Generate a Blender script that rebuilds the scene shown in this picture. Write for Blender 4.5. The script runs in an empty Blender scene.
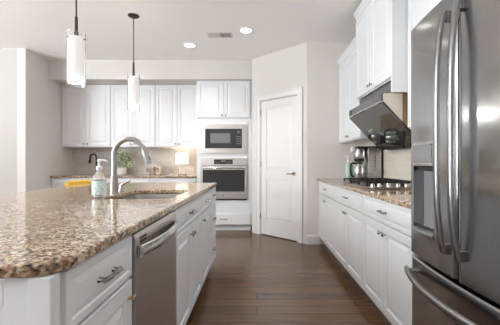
import bpy, bmesh, math, random
from mathutils import Vector, Matrix
random.seed(7)
SC = bpy.context.scene
COL = SC.collection
PI = math.pi

# ------------------------------------------------------------------ camera, world, light, exposure
CAM_H = 1.124
cd = bpy.data.cameras.new('camera')
cd.sensor_fit = 'HORIZONTAL'; cd.sensor_width = 36.0; cd.lens = 325 / 500 * 36.0
cd.shift_x = -7 / 500; cd.clip_start = 0.05
cam = bpy.data.objects.new('camera', cd); COL.objects.link(cam)
cam.location = (0, 0, CAM_H); cam.rotation_euler = (PI / 2, 0, 0)
SC.camera = cam
SC.view_settings.view_transform = 'Standard'
SC.view_settings.look = 'None'
SC.view_settings.gamma = 1.0
SC.view_settings.use_curve_mapping = False
SC.view_settings.exposure = 1.06
SC.cycles.max_bounces = 14
SC.cycles.diffuse_bounces = 8
SC.cycles.sample_clamp_indirect = 6

w = bpy.data.worlds.new('daylight'); SC.world = w; w.use_nodes = True
w.node_tree.nodes['Background'].inputs[0].default_value = (0.93, 0.96, 1.0, 1)
w.node_tree.nodes['Background'].inputs[1].default_value = 0.25

def area(name, loc, rot, sx, sy, power, col=(1, 1, 1)):
    l = bpy.data.lights.new(name, 'AREA'); l.shape = 'RECTANGLE'; l.size = sx; l.size_y = sy
    l.energy = power; l.color = col
    o = bpy.data.objects.new(name, l); COL.objects.link(o); o.location = loc; o.rotation_euler = rot
    return o
# fills added at assumed unseen windows, tilted up to brighten the ceiling
area('ceiling_fill_rear', (-3.6, -4.36, 1.45), (PI / 2 + 1.3, 0, 0), 3.4, 2.1, 22, (.97, .985, 1))
area('ceiling_fill_rear_right', (0.1, -4.36, 1.2), (PI / 2 + 1.3, 0, 0), 1.7, 2.3, 16, (.97, .985, 1))
area('ceiling_fill_side', (-6.36, -.1, 1.5), (0, -PI / 2 - 1.3, 0), 2.0, 2.6, 520, (.94, .975, 1))
def spot(loc, power):  # also used for the added fill spots
    l = bpy.data.lights.new('downlight', 'SPOT'); l.energy = power; l.spot_size = math.radians(130); l.spot_blend = 0.8
    l.shadow_soft_size = 0.07; l.color = (1, .985, .965)
    o = bpy.data.objects.new('downlight', l); COL.objects.link(o); o.location = loc
CEIL = 2.78
DOWNLIGHTS_AND_FILLS = [(-0.944, 4.58, 27), (-0.137, 4.06, 11), (0.3, 2.3, 17), (0.1, 1.0, 5), (-2.0, 2.3, 10), (-2.7, 1.0, 6), (-2.0, 4.9, 9)]  # first two have fixtures; the rest are fill spots added without one
for x, y, pw in DOWNLIGHTS_AND_FILLS:
    spot((x, y, CEIL - 0.03), pw)

# ------------------------------------------------------------------ materials
def mat(name, col, rough=0.5, metal=0.0, spec=0.5, emit=None, es=0.0, trans=0.0, ior=1.45, coat=0.0, alpha=1.0):
    m = bpy.data.materials.new(name); m.use_nodes = True
    b = m.node_tree.nodes['Principled BSDF']
    b.inputs['Base Color'].default_value = (*col, 1)
    b.inputs['Roughness'].default_value = rough
    b.inputs['Metallic'].default_value = metal
    b.inputs['Specular IOR Level'].default_value = spec
    b.inputs['IOR'].default_value = ior
    b.inputs['Transmission Weight'].default_value = trans
    b.inputs['Coat Weight'].default_value = coat
    b.inputs['Alpha'].default_value = alpha
    if emit:
        b.inputs['Emission Color'].default_value = (*emit, 1)
        b.inputs['Emission Strength'].default_value = es
    return m
def nodes(m):
    nt = m.node_tree
    return nt, nt.nodes, nt.links, nt.nodes['Principled BSDF']
def add_noise(m, scale, c0, c1, lo=0.35, hi=0.65, stretch=(1, 1, 1), detail=4, rough_var=None, bump=0.0):
    nt, N, L, b = nodes(m)
    tc = N.new('ShaderNodeTexCoord'); mp = N.new('ShaderNodeMapping'); mp.inputs['Scale'].default_value = stretch
    nz = N.new('ShaderNodeTexNoise'); nz.inputs['Scale'].default_value = scale; nz.inputs['Detail'].default_value = detail
    cr = N.new('ShaderNodeValToRGB')
    cr.color_ramp.elements[0].position = lo; cr.color_ramp.elements[0].color = (*c0, 1)
    cr.color_ramp.elements[1].position = hi; cr.color_ramp.elements[1].color = (*c1, 1)
    L.new(tc.outputs['Object'], mp.inputs[0]); L.new(mp.outputs[0], nz.inputs['Vector'])
    L.new(nz.outputs[0], cr.inputs[0]); L.new(cr.outputs[0], b.inputs['Base Color'])
    if rough_var:
        mr = N.new('ShaderNodeMapRange'); mr.inputs[3].default_value = rough_var[0]; mr.inputs[4].default_value = rough_var[1]
        L.new(nz.outputs[0], mr.inputs[0]); L.new(mr.outputs[0], b.inputs['Roughness'])
    if bump:
        bp = N.new('ShaderNodeBump'); bp.inputs['Strength'].default_value = bump; bp.inputs['Distance'].default_value = 0.002
        L.new(nz.outputs[0], bp.inputs['Height']); L.new(bp.outputs[0], b.inputs['Normal'])
    return m

M = {}
M['cabinet'] = mat('white_paint', (.71, .725, .74), .38, spec=.4)
M['trim'] = mat('trim_paint', (.71, .715, .715), .35, spec=.4)
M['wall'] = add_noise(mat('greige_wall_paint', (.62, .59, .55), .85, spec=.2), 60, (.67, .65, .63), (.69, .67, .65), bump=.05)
M['wall_dimmed'] = add_noise(mat('greige_wall_paint_dimmed', (.5, .49, .47), .85, spec=.2), 60, (.50, .49, .475), (.52, .51, .495), bump=.05)  # same greige paint, colour darkened to offset the strong light on this wall
M['wall_mid'] = add_noise(mat('greige_wall_paint_mid', (.7, .69, .67), .85, spec=.2), 60, (.62, .61, .595), (.64, .63, .615), bump=.05)  # same greige paint, light difference between walls put into the colour
M['ceiling'] = add_noise(mat('ceiling_paint', (.74, .735, .73), .9, spec=.1), 90, (.92, .925, .93), (.935, .94, .945), bump=.08)
M['steel'] = add_noise(mat('brushed_steel', (.5, .5, .5), .28, 1.0), 3, (.50, .495, .49), (.58, .575, .57), stretch=(2, 2, 120), rough_var=(.22, .34))
M['steel_v'] = add_noise(mat('brushed_dark_steel', (.4, .4, .4), .25, 1.0), 3, (.34, .342, .348), (.385, .387, .392), stretch=(120, 120, 1.5), rough_var=(.12, .22))
M['steel_warm'] = add_noise(mat('brushed_warm_steel', (.5, .5, .5), .3, 1.0), 3, (.50, .475, .45), (.58, .555, .53), stretch=(120, 120, 2), rough_var=(.25, .38))
M['steel_oven'] = add_noise(mat('soft_brushed_steel', (.4, .4, .4), .38, 1.0), 3, (.50, .485, .47), (.58, .565, .55), stretch=(2, 2, 120), rough_var=(.33, .45))
M['steel_sink'] = mat('satin_sink_steel', (.55, .53, .50), .45, 1.0)
M['recess'] = mat('grey_recess_plastic', (.30, .30, .305), .35, .4)
M['disp_glass'] = mat('silver_display_glass', (.30, .30, .31), .18, .6)
M['steel_handle'] = mat('satin_handle_steel', (.26, .26, .265), .28, 1.0)
M['chrome'] = mat('polished_metal', (.75, .74, .72), .12, 1.0)
M['nickel'] = mat('brushed_nickel', (.38, .37, .355), .3, 1.0)
M['pewter'] = mat('pewter', (.38, .375, .37), .22, 1.0)
M['bronze'] = mat('antique_brass', (.42, .30, .18), .3, 1.0)
M['dark_metal'] = mat('dark_bronze_metal', (.06, .055, .05), .4, .8)
M['black'] = mat('black_plastic', (.012, .012, .013), .35)
M['iron'] = mat('cast_iron', (.018, .017, .017), .55)
M['black_glass'] = mat('black_glass', (.035, .035, .037), .06, spec=.6)
M['gray_glass'] = mat('gray_screen_glass', (.17, .175, .18), .12, spec=.6)
M['hood_glass'] = mat('dark_hood_glass', (.035, .034, .033), .05, spec=1.0, ior=1.7)
M['hood_fascia'] = mat('smoked_fascia', (.13, .13, .132), .14, .6)
M['hood_side'] = mat('cream_hood_side', (.62, .56, .47), .45)
M['wood_raw'] = add_noise(mat('raw_wood_strip', (.3, .2, .1), .6), 6, (.22, .14, .07), (.33, .22, .12), stretch=(8, 8, .6))
M['glass'] = mat('clear_glass', (1, 1, 1), .02, trans=1.0, ior=1.45)
M['frost'] = mat('frosted_lit_glass', (.9, .9, .9), .5, emit=(1, .97, .93), es=.2)
M['bulb'] = mat('lit_bulb', (1, 1, 1), .5, emit=(1, .93, .82), es=9)
M['can'] = mat('lit_downlight_lens', (1, 1, 1), .5, emit=(1, .97, .92), es=5)
M['shade'] = mat('lit_linen_shade', (.9, .88, .84), .8, emit=(1, .93, .82), es=.2)
M['yellow'] = add_noise(mat('mustard_upholstery', (.6, .36, .03), .7), 200, (.62, .37, .03), (.70, .43, .05), bump=.1)
M['plastic_white'] = mat('white_plastic', (.82, .82, .80), .35)
M['ceramic'] = mat('white_ceramic', (.78, .77, .74), .25)
M['pot_band'] = mat('grey_pot_band', (.22, .21, .2), .5)
M['bottle_clear'] = mat('clear_plastic', (.93, .97, .98), .08, trans=.85, ior=1.3)
M['soap_blue'] = mat('aqua_soap', (.62, .85, .88), .1, trans=.6, ior=1.33)
M['soap_green'] = mat('pale_green_soap', (.62, .82, .66), .25, trans=.25, ior=1.33)
M['green_plastic'] = mat('green_bottle', (.40, .66, .40), .3)
M['pink_glass'] = mat('blush_glass', (.97, .83, .76), .1, trans=.5, ior=1.3)
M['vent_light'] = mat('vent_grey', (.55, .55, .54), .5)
M['vent_dark'] = mat('vent_dark_grey', (.32, .32, .33), .5)  # darker grey for the right louver half
M['soil'] = mat('potting_soil', (.05, .035, .025), .9)
M['window_glass'] = mat('window_glass', (1, 1, 1), .0, trans=1.0, ior=1.01)

for mn in ('steel_v',):
    nt_, N_, L_, b_ = nodes(M[mn]); b_.inputs['Anisotropic'].default_value = .7
    tg = N_.new('ShaderNodeTangent'); tg.direction_type = 'RADIAL'; tg.axis = 'Z'; L_.new(tg.outputs[0], b_.inputs['Tangent'])
def leaf_mat():
    m = mat('foliage_green', (.2, .3, .12), .5)
    return add_noise(m, 25, (.16, .27, .09), (.66, .70, .52), .38, .62, detail=1)
M['leaf'] = leaf_mat()

def label_mat():
    m = mat('floral_label', (.8, .9, .9), .4)
    nt, N, L, b = nodes(m)
    tc = N.new('ShaderNodeTexCoord'); v = N.new('ShaderNodeTexVoronoi'); v.inputs['Scale'].default_value = 130
    cr = N.new('ShaderNodeValToRGB'); cr.color_ramp.interpolation = 'CONSTANT'
    e = cr.color_ramp.elements
    e[0].position = 0; e[0].color = (.42, .62, .62, 1); e[1].position = .3; e[1].color = (.80, .86, .85, 1)
    e.new(.6).color = (.78, .80, .60, 1); e.new(.75).color = (.52, .70, .73, 1)
    sp = N.new('ShaderNodeSeparateColor')
    L.new(tc.outputs['Object'], v.inputs['Vector']); L.new(v.outputs['Color'], sp.inputs[0]); L.new(sp.outputs[0], cr.inputs[0])
    L.new(cr.outputs[0], b.inputs['Base Color'])
    return m
M['floral'] = label_mat()

def granite():
    m = mat('brown_speckled_granite', (.5, .4, .3), .09, spec=.5)
    nt, N, L, b = nodes(m)
    tc = N.new('ShaderNodeTexCoord')
    nz = N.new('ShaderNodeTexNoise'); nz.inputs['Scale'].default_value = 45; nz.inputs['Detail'].default_value = 3
    mx = N.new('ShaderNodeMix'); mx.data_type = 'RGBA'; mx.blend_type = 'LINEAR_LIGHT'; mx.inputs[0].default_value = .012
    L.new(tc.outputs['Object'], mx.inputs[6]); L.new(nz.outputs['Color'], mx.inputs[7])
    v = N.new('ShaderNodeTexVoronoi'); v.inputs['Scale'].default_value = 130
    L.new(mx.outputs[2], v.inputs['Vector'])
    sp = N.new('ShaderNodeSeparateColor'); L.new(v.outputs['Color'], sp.inputs[0])
    cr = N.new('ShaderNodeValToRGB'); cr.color_ramp.interpolation = 'CONSTANT'
    e = cr.color_ramp.elements
    e[0].position = 0; e[0].color = (.035, .022, .015, 1)
    e[1].position = .13; e[1].color = (.14, .075, .04, 1)
    for p, c in ((.27, (.32, .20, .11)), (.42, (.50, .36, .23)), (.60, (.64, .53, .40)), (.80, (.72, .65, .55)), (.93, (.20, .145, .105))):
        e.new(p).color = (*c, 1)
    L.new(sp.outputs[0], cr.inputs[0])
    n2 = N.new('ShaderNodeTexNoise'); n2.inputs['Scale'].default_value = 9; n2.inputs['Detail'].default_value = 2
    L.new(tc.outputs['Object'], n2.inputs['Vector'])
    r2 = N.new('ShaderNodeValToRGB'); r2.color_ramp.elements[0].position = .3; r2.color_ramp.elements[0].color = (.72, .67, .62, 1)
    r2.color_ramp.elements[1].position = .7; r2.color_ramp.elements[1].color = (1.0, .97, .93, 1)
    L.new(n2.outputs[0], r2.inputs[0])
    m2 = N.new('ShaderNodeMix'); m2.data_type = 'RGBA'; m2.blend_type = 'MULTIPLY'; m2.inputs[0].default_value = 1
    L.new(cr.outputs[0], m2.inputs[6]); L.new(r2.outputs[0], m2.inputs[7])
    L.new(m2.outputs[2], b.inputs['Base Color'])
    return m
M['granite'] = granite()

def brick(name, c1, c2, mort, bw, rh, ms, rough, swiz=None, grain=None, spec=.5, bump=.3, gr=((.68, .66, .64), (1.15, 1.15, 1.15))):
    m = mat(name, c1, rough, spec=spec)
    nt, N, L, b = nodes(m)
    tc = N.new('ShaderNodeTexCoord'); src = tc.outputs['Object']
    if swiz:
        s = N.new('ShaderNodeSeparateXYZ'); c = N.new('ShaderNodeCombineXYZ'); L.new(src, s.inputs[0])
        for k, a in enumerate(swiz): L.new(s.outputs[a], c.inputs[k])
        src = c.outputs[0]
    br = N.new('ShaderNodeTexBrick'); br.inputs['Scale'].default_value = 1
    br.inputs['Brick Width'].default_value = bw; br.inputs['Row Height'].default_value = rh
    br.inputs['Mortar Size'].default_value = ms; br.inputs['Mortar Smooth'].default_value = .2
    br.inputs['Color1'].default_value = (*c1, 1); br.inputs['Color2'].default_value = (*c2, 1); br.inputs['Mortar'].default_value = (*mort, 1)
    br.offset = .37 if grain else .5
    L.new(src, br.inputs['Vector'])
    out = br.outputs['Color']
    if grain:
        mp = N.new('ShaderNodeMapping'); mp.inputs['Scale'].default_value = grain
        nz = N.new('ShaderNodeTexNoise'); nz.inputs['Scale'].default_value = 5; nz.inputs['Detail'].default_value = 6
        L.new(src, mp.inputs[0]); L.new(mp.outputs[0], nz.inputs['Vector'])
        cr = N.new('ShaderNodeValToRGB'); cr.color_ramp.elements[0].position = .3; cr.color_ramp.elements[0].color = (*gr[0], 1)
        cr.color_ramp.elements[1].position = .7; cr.color_ramp.elements[1].color = (*gr[1], 1)
        L.new(nz.outputs[0], cr.inputs[0])
        mx = N.new('ShaderNodeMix'); mx.data_type = 'RGBA'; mx.blend_type = 'MULTIPLY'; mx.inputs[0].default_value = 1
        L.new(out, mx.inputs[6]); L.new(cr.outputs[0], mx.inputs[7]); out = mx.outputs[2]
    L.new(out, b.inputs['Base Color'])
    if bump:
        bp = N.new('ShaderNodeBump'); bp.inputs['Strength'].default_value = bump; bp.inputs['Distance'].default_value = .002; bp.invert = True
        L.new(br.outputs['Fac'], bp.inputs['Height']); L.new(bp.outputs[0], b.inputs['Normal'])
    return m
M['floor'] = brick('dark_hardwood_planks', (.150, .078, .038), (.100, .052, .026), (.022, .012, .007), 1.25, .127, .0025, .20, grain=(.5, 9, 1))
M['tile_right'] = brick('cream_stone_tile', (.66, .61, .53), (.62, .57, .50), (.70, .66, .60), .15, .075, .003, .35, swiz=(1, 2, 0))
M['tile_back'] = brick('grey_marble_tile', (.60, .56, .52), (.55, .515, .48), (.50, .47, .44), .30, .15, .002, .3, swiz=(0, 2, 1), grain=(3, 3, 3), gr=((.88, .87, .86), (1.04, 1.04, 1.04)))

# ------------------------------------------------------------------ mesh helpers (all in world coordinates)
WL = {}
def BM(): return bmesh.new()
def obj(name, bm, m, parent=None, smooth=False, bevel=0, angle=35):
    bmesh.ops.recalc_face_normals(bm, faces=bm.faces)
    base = WL.get(parent.name, Vector()) if parent else Vector()
    if base.length: bmesh.ops.translate(bm, verts=bm.verts, vec=-base)
    me = bpy.data.meshes.new(name); bm.to_mesh(me); bm.free()
    me.materials.append(M[m] if isinstance(m, str) else m)
    if smooth:
        for p in me.polygons: p.use_smooth = True
        try: me.set_sharp_from_angle(angle=math.radians(angle))
        except Exception: pass
    o = bpy.data.objects.new(name, me); COL.objects.link(o)
    if parent: o.parent = parent; WL[o.name] = base
    if bevel:
        md = o.modifiers.new('edge', 'BEVEL'); md.width = bevel; md.segments = 2; md.limit_method = 'ANGLE'; md.angle_limit = math.radians(40)
    return o
def tag(o, label, cat, group=None):
    o['label'] = label; o['category'] = cat
    if group: o['group'] = group
    return o
def thing(name, label, cat, loc, group=None):
    o = bpy.data.objects.new(name, None); COL.objects.link(o); o.location = loc; o.empty_display_size = .1
    WL[o.name] = Vector(loc)
    return tag(o, label, cat, group)
def struct(name, bm, m, parent=None, **k):
    o = obj(name, bm, m, parent, **k)
    if not parent: o['kind'] = 'structure'
    return o
def dup(root, loc, label=None):
    def rec(o, par):
        c = o.copy(); COL.objects.link(c)
        if par: c.parent = par
        for ch in [x for x in bpy.data.objects if x.parent == o]: rec(ch, c)
        return c
    r = rec(root, None); r.location = loc
    if label: r['label'] = label
    return r
def box(bm, x0, x1, y0, y1, z0, z1, mtx=None):
    v = [bm.verts.new((x, y, z)) for z in (z0, z1) for y in (y0, y1) for x in (x0, x1)]
    for f in ((0, 1, 3, 2), (4, 6, 7, 5), (0, 4, 5, 1), (2, 3, 7, 6), (0, 2, 6, 4), (1, 5, 7, 3)): bm.faces.new([v[i] for i in f])
    if mtx is not None: bmesh.ops.transform(bm, matrix=mtx, verts=v)
    return v
def prism(bm, pts, axis, a0, a1):
    """closed 2D outline extruded along an axis; axis 'x': pts=(y,z); 'y': (x,z); 'z': (x,y)"""
    def P(p, a): return {'x': (a, p[0], p[1]), 'y': (p[0], a, p[1]), 'z': (p[0], p[1], a)}[axis]
    A = [bm.verts.new(P(p, a0)) for p in pts]; B = [bm.verts.new(P(p, a1)) for p in pts]
    n = len(pts)
    bm.faces.new(A); bm.faces.new(B[::-1])
    for i in range(n): bm.faces.new((A[i], B[i], B[(i + 1) % n], A[(i + 1) % n]))
def rings(bm, loops, close0=True, close1=True):
    L = [[bm.verts.new(p) for p in lp] for lp in loops]; n = len(L[0])
    for a, b in zip(L, L[1:]):
        for i in range(n): bm.faces.new((a[i], a[(i + 1) % n], b[(i + 1) % n], b[i]))
    if close0: bm.faces.new(L[0])
    if close1: bm.faces.new(L[-1][::-1])
    return L
def lathe(bm, prof, c, n=24, axis='z', close0=True, close1=True):
    loops = []
    for r, h in prof:
        lp = []
        for i in range(n):
            a = 2 * PI * i / n; u, v = r * math.cos(a), r * math.sin(a)
            lp.append({'z': (c[0] + u, c[1] + v, c[2] + h), 'x': (c[0] + h, c[1] + u, c[2] + v), 'y': (c[0] + u, c[1] + h, c[2] + v)}[axis])
        loops.append(lp)
    rings(bm, loops, close0, close1)
def tube(bm, pts, r, n=10, flat=None):
    pts = [Vector(p) for p in pts]; k = len(pts)
    rs = r if isinstance(r, (list, tuple)) else [r] * k
    tang = [(pts[min(i + 1, k - 1)] - pts[max(i - 1, 0)]).normalized() for i in range(k)]
    up = Vector((0, 0, 1)) if abs(tang[0].z) < .9 else Vector((1, 0, 0))
    nx = tang[0].cross(up).normalized(); loops = []
    for i in range(k):
        nx = (nx - tang[i] * nx.dot(tang[i])).normalized(); ny = tang[i].cross(nx)
        loops.append([pts[i] + (nx * math.cos(2 * PI * j / n) + ny * math.sin(2 * PI * j / n)) * rs[i] for j in range(n)])
    rings(bm, loops)
def smooth_path(pts, sub=6):
    P = [Vector(p) for p in pts]; out = []
    for i in range(len(P) - 1):
        p0, p1, p2, p3 = P[max(i - 1, 0)], P[i], P[i + 1], P[min(i + 2, len(P) - 1)]
        for s in range(sub):
            t = s / sub
            out.append(.5 * ((2 * p1) + (p2 - p0) * t + (2 * p0 - 5 * p1 + 4 * p2 - p3) * t * t + (3 * p1 - p0 - 3 * p2 + p3) * t ** 3))
    return out + [P[-1]]
def rrect(x0, x1, y0, y1, r, n=6):
    out = []
    rr = r if isinstance(r, (list, tuple)) else [r] * 4
    for (cx, cy, a0, q) in ((x1 - rr[0], y1 - rr[0], 0, rr[0]), (x0 + rr[1], y1 - rr[1], 90, rr[1]), (x0 + rr[2], y0 + rr[2], 180, rr[2]), (x1 - rr[3], y0 + rr[3], 270, rr[3])):
        for i in range(n + 1):
            a = math.radians(a0 + 90 * i / n); out.append((cx + q * math.cos(a), cy + q * math.sin(a)))
    return out
def slab(bm, outer, z0, z1, e=.005):
    """counter slab with eased edges from functions outer(inset)->points; optional hole is handled by slab_hole"""
    rings(bm, [[(*p, z0) for p in outer(e)], [(*p, z0 + e) for p in outer(0)], [(*p, z1 - e) for p in outer(0)], [(*p, z1) for p in outer(e)]])
def slab_hole(bm, outer, inner, z0, z1, e=.005):
    lo = [[(*p, z0) for p in outer(e)], [(*p, z0 + e) for p in outer(0)], [(*p, z1 - e) for p in outer(0)], [(*p, z1) for p in outer(e)]]
    li = [[(*p, z0) for p in inner(e)], [(*p, z0 + e) for p in inner(0)], [(*p, z1 - e) for p in inner(0)], [(*p, z1) for p in inner(e)]]
    A = rings(bm, lo, False, False); B = rings(bm, li, False, False)
    for k in (0, -1):
        ed = []
        for lp in (A[k], B[k]):
            for i in range(len(lp)):
                ed.append(bm.edges.get((lp[i], lp[(i + 1) % len(lp)])))
        bmesh.ops.triangle_fill(bm, edges=ed, use_beauty=True, use_dissolve=False)
DOORP = ((0, 0), (0, .016), (.003, .019), (.052, .019), (.056, .013), (.063, .011), (.070, .011), (.092, .018))
DRAWP = ((0, 0), (0, .016), (.003, .019), (.022, .019), (.026, .0145), (.045, .0185))
SLABP = ((0, 0), (0, .016), (.004, .019))
def panel(bm, O, U, N, w, h, prof=DOORP):
    """raised panel front: O lower corner, U unit width direction, N outward normal, up is z"""
    O, U, N, Z = Vector(O), Vector(U), Vector(N), Vector((0, 0, 1))
    loops = []
    for ins, d in prof:
        loops.append([O + U * a + Z * b + N * d for a, b in ((ins, ins), (w - ins, ins), (w - ins, h - ins), (ins, h - ins))])
    rings(bm, loops)
def knob_bm(p, N, s=1.0):
    bm = BM(); p = Vector(p); N = Vector(N)
    prof = [(.007, 0), (.005, .004), (.005, .012), (.013, .017), (.0145, .022), (.011, .027), (.004, .029)]
    loops = []
    a = N.cross(Vector((0, 0, 1))).normalized(); b = Vector((0, 0, 1))
    for r, h in prof:
        loops.append([p + N * h * s + (a * math.cos(2 * PI * i / 12) + b * math.sin(2 * PI * i / 12)) * r * s for i in range(12)])
    rings(bm, loops); return bm
def pull_bm(p, U, N, L=.10):
    """arched bar pull with two posts, centred on p"""
    bm = BM(); p, U, N = Vector(p), Vector(U), Vector(N)
    for s in (-1, 1):
        q = p + U * s * L * .43
        tube(bm, [q, q + N * .004, q + N * .022], [.010, .007, .007], 8)
    pts = smooth_path([p + U * L * t + N * (.020 + .005 * (1 - (2 * t) ** 2)) for t in (-.5, -.4, -.2, 0, .2, .4, .5)], 3)
    k = len(pts)
    tube(bm, pts, [.005 + .0035 * abs(2 * i / (k - 1) - 1) for i in range(k)], 8)
    return bm

# ------------------------------------------------------------------ dimensions
XR = 1.456           # right wall
XL = -3.36           # wall at the left end of the back run
YB = 5.95            # back wall
CT0, CT1 = .876, .906
# ------------------------------------------------------------------ room shell
b = BM(); box(b, -6.5, XR + .1, -4.5, YB + .1, -.06, 0); struct('floor', b, 'floor')
b = BM(); box(b, -6.5, XR + .1, -4.5, YB + .1, CEIL, CEIL + .06); struct('ceiling', b, 'ceiling')
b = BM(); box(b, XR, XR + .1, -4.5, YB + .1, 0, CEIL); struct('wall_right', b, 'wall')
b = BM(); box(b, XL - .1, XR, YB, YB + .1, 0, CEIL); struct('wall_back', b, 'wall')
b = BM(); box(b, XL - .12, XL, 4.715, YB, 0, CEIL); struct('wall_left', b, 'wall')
b = BM(); box(b, -6.5, XL - .12, 4.715, 4.835, 0, CEIL); struct('wall_dining', b, 'wall_dimmed')
# side wall and rear wall of the open plan, with openings added for the fill lights
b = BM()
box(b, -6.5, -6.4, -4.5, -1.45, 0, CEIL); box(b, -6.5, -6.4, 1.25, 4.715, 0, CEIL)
box(b, -6.5, -6.4, -1.45, 1.25, 0, .4); box(b, -6.5, -6.4, -1.45, 1.25, 2.55, CEIL); struct('wall_window_side', b, 'wall_mid')
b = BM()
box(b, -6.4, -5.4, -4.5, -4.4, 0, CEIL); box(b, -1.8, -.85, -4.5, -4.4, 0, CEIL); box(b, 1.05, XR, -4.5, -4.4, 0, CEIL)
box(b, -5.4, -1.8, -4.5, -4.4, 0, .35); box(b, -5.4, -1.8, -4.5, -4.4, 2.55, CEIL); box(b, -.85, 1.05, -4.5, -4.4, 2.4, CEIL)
struct('wall_rear', b, 'wall_mid')
# soffit over the back run
b = BM(); box(b, XL, -.08, 5.25, YB, 2.468, CEIL); struct('wall_soffit', b, 'wall_mid')
# diagonal pantry wall
P0, P1 = Vector((-.08, 5.22, 0)), Vector((.688, 4.47, 0))
DU = (P1 - P0).normalized(); DN = Vector((DU.y, -DU.x, 0))        # DN points into the room
if DN.y > 0: DN = -DN
DL = (P1 - P0).length
def diag(u, n, z): return P0 + DU * u + DN * n + Vector((0, 0, z))
DM = Matrix(((DU.x, DN.x, 0, P0.x), (DU.y, DN.y, 0, P0.y), (0, 0, 1, 0), (0, 0, 0, 1)))
dU0, dU1, dH = .195, .905, 2.075
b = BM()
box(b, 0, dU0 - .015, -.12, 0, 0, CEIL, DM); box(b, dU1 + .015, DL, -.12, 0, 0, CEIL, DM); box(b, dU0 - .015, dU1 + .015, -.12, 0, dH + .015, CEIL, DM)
struct('wall_pantry', b, 'wall_mid')
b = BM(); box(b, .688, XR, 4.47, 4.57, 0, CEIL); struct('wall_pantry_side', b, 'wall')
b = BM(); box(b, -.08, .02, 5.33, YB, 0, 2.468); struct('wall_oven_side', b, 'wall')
# door casing, jamb
b = BM()
cw = .088
for (u0, u1, z0, z1) in ((dU0 - .012 - cw, dU0 - .012, 0, dH + .012 + cw), (dU1 + .012, dU1 + .012 + cw, 0, dH + .012 + cw), (dU0 - .012, dU1 + .012, dH + .012, dH + .012 + cw)):
    box(b, u0, u1, .001, .016, z0, z1, DM)
box(b, dU0 - .012 - cw, dU0 - cw + .006, .016, .026, 0, dH + .012 + cw, DM)
box(b, dU1 - .006 + cw, dU1 + .012 + cw, .016, .026, 0, dH + .012 + cw, DM)
box(b, dU0 - .012 - cw, dU1 + .012 + cw, .016, .026, dH - .006 + cw, dH + .012 + cw, DM)
struct('trim_1', b, 'trim', bevel=.002)
b = BM()
box(b, dU0 - .014, dU0 - .003, -.115, .001, 0, dH + .003, DM); box(b, dU1 + .003, dU1 + .014, -.115, .001, 0, dH + .003, DM); box(b, dU0 - .014, dU1 + .014, -.115, .001, dH + .003, dH + .014, DM)
struct('trim_2', b, 'trim')
# baseboards
def base_profile(): return ((.002, 0), (.016, 0), (.016, .105), (.012, .118), (.006, .128), (.002, .13))
b = BM(); prism(b, [(4.47 - d, z) for d, z in base_profile()], 'x', .69, .862); struct('baseboard_pantry', b, 'trim')
b = BM()
prism(b, [(4.715 - d, z) for d, z in base_profile()], 'x', -6.4, XL - .0); struct('baseboard_dining', b, 'trim')
b = BM(); prism(b, [(XL + d, z) for d, z in base_profile()], 'y', 4.72, 5.26); struct('baseboard_left', b, 'trim')
# pantry door
d1 = bpy.data.objects.new('door_1', None); COL.objects.link(d1); d1.location = diag(dU0, -.02, 0); WL[d1.name] = Vector(d1.location)
d1['kind'] = 'structure'; d1['label'] = 'white two panel pantry door in the angled wall'
b = BM(); dw = dU1 - dU0
# leaf with two raised panels: core then front skin built of stiles, rails and panels
box(b, dU0, dU1, -.055, -.022, .012, dH, DM)
st = .105
def dbox(u0, u1, z0, z1): box(b, u0, u1, -.022, -.012, z0, z1, DM)
dbox(dU0, dU0 + st, .012, dH); dbox(dU1 - st, dU1, .012, dH)
pz = [(.245, .86), (1.02, dH - .115)]
dbox(dU0 + st, dU1 - st, .012, pz[0][0]); dbox(dU0 + st, dU1 - st, pz[0][1], pz[1][0]); dbox(dU0 + st, dU1 - st, pz[1][1], dH)
obj('door_leaf', b, 'trim', d1, bevel=.0015)
for z0, z1 in pz:
    b = BM()
    loops = []
    for ins, d in ((0, -.0225), (.004, -.0185), (.012, -.0185), (.045, -.0125)):
        loops.append([diag(u, d, z) for u, z in ((dU0 + st + ins, z0 + ins), (dU1 - st - ins, z0 + ins), (dU1 - st - ins, z1 - ins), (dU0 + st + ins, z1 - ins))])
    rings(b, loops); obj('door_panel', b, 'trim', d1)
b = BM()
hp = diag(dU1 - .065, -.012, .965)
tube(b, [hp, hp + DN * .008], .027, 16); tube(b, [hp + DN * .006, hp + DN * .045], .010, 10)
tube(b, smooth_path([hp + DN * .045 + DU * .008, hp + DN * .048 - DU * .03, hp + DN * .044 - DU * .105 + Vector((0, 0, -.006))], 4), [.010] * 5 + [.008] * 4, 8)
obj('door_handle', b, 'bronze', d1, smooth=True)
for z in (.24, 1.05, 1.86):
    b = BM(); q = diag(dU0 - .004, .004, z); tube(b, [q, q + Vector((0, 0, .09))], .008, 8)
    obj('hinge', b, 'pewter', d1, smooth=True)
# backsplashes
b = BM(); box(b, XL + .001, -.99, YB - .012, YB - .001, CT1 + .001, 1.395); struct('trim_3', b, 'tile_back')
b = BM(); box(b, XR - .012, XR - .001, 1.66, 4.468, CT1 + .001, 1.90); struct('trim_4', b, 'tile_right')

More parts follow.
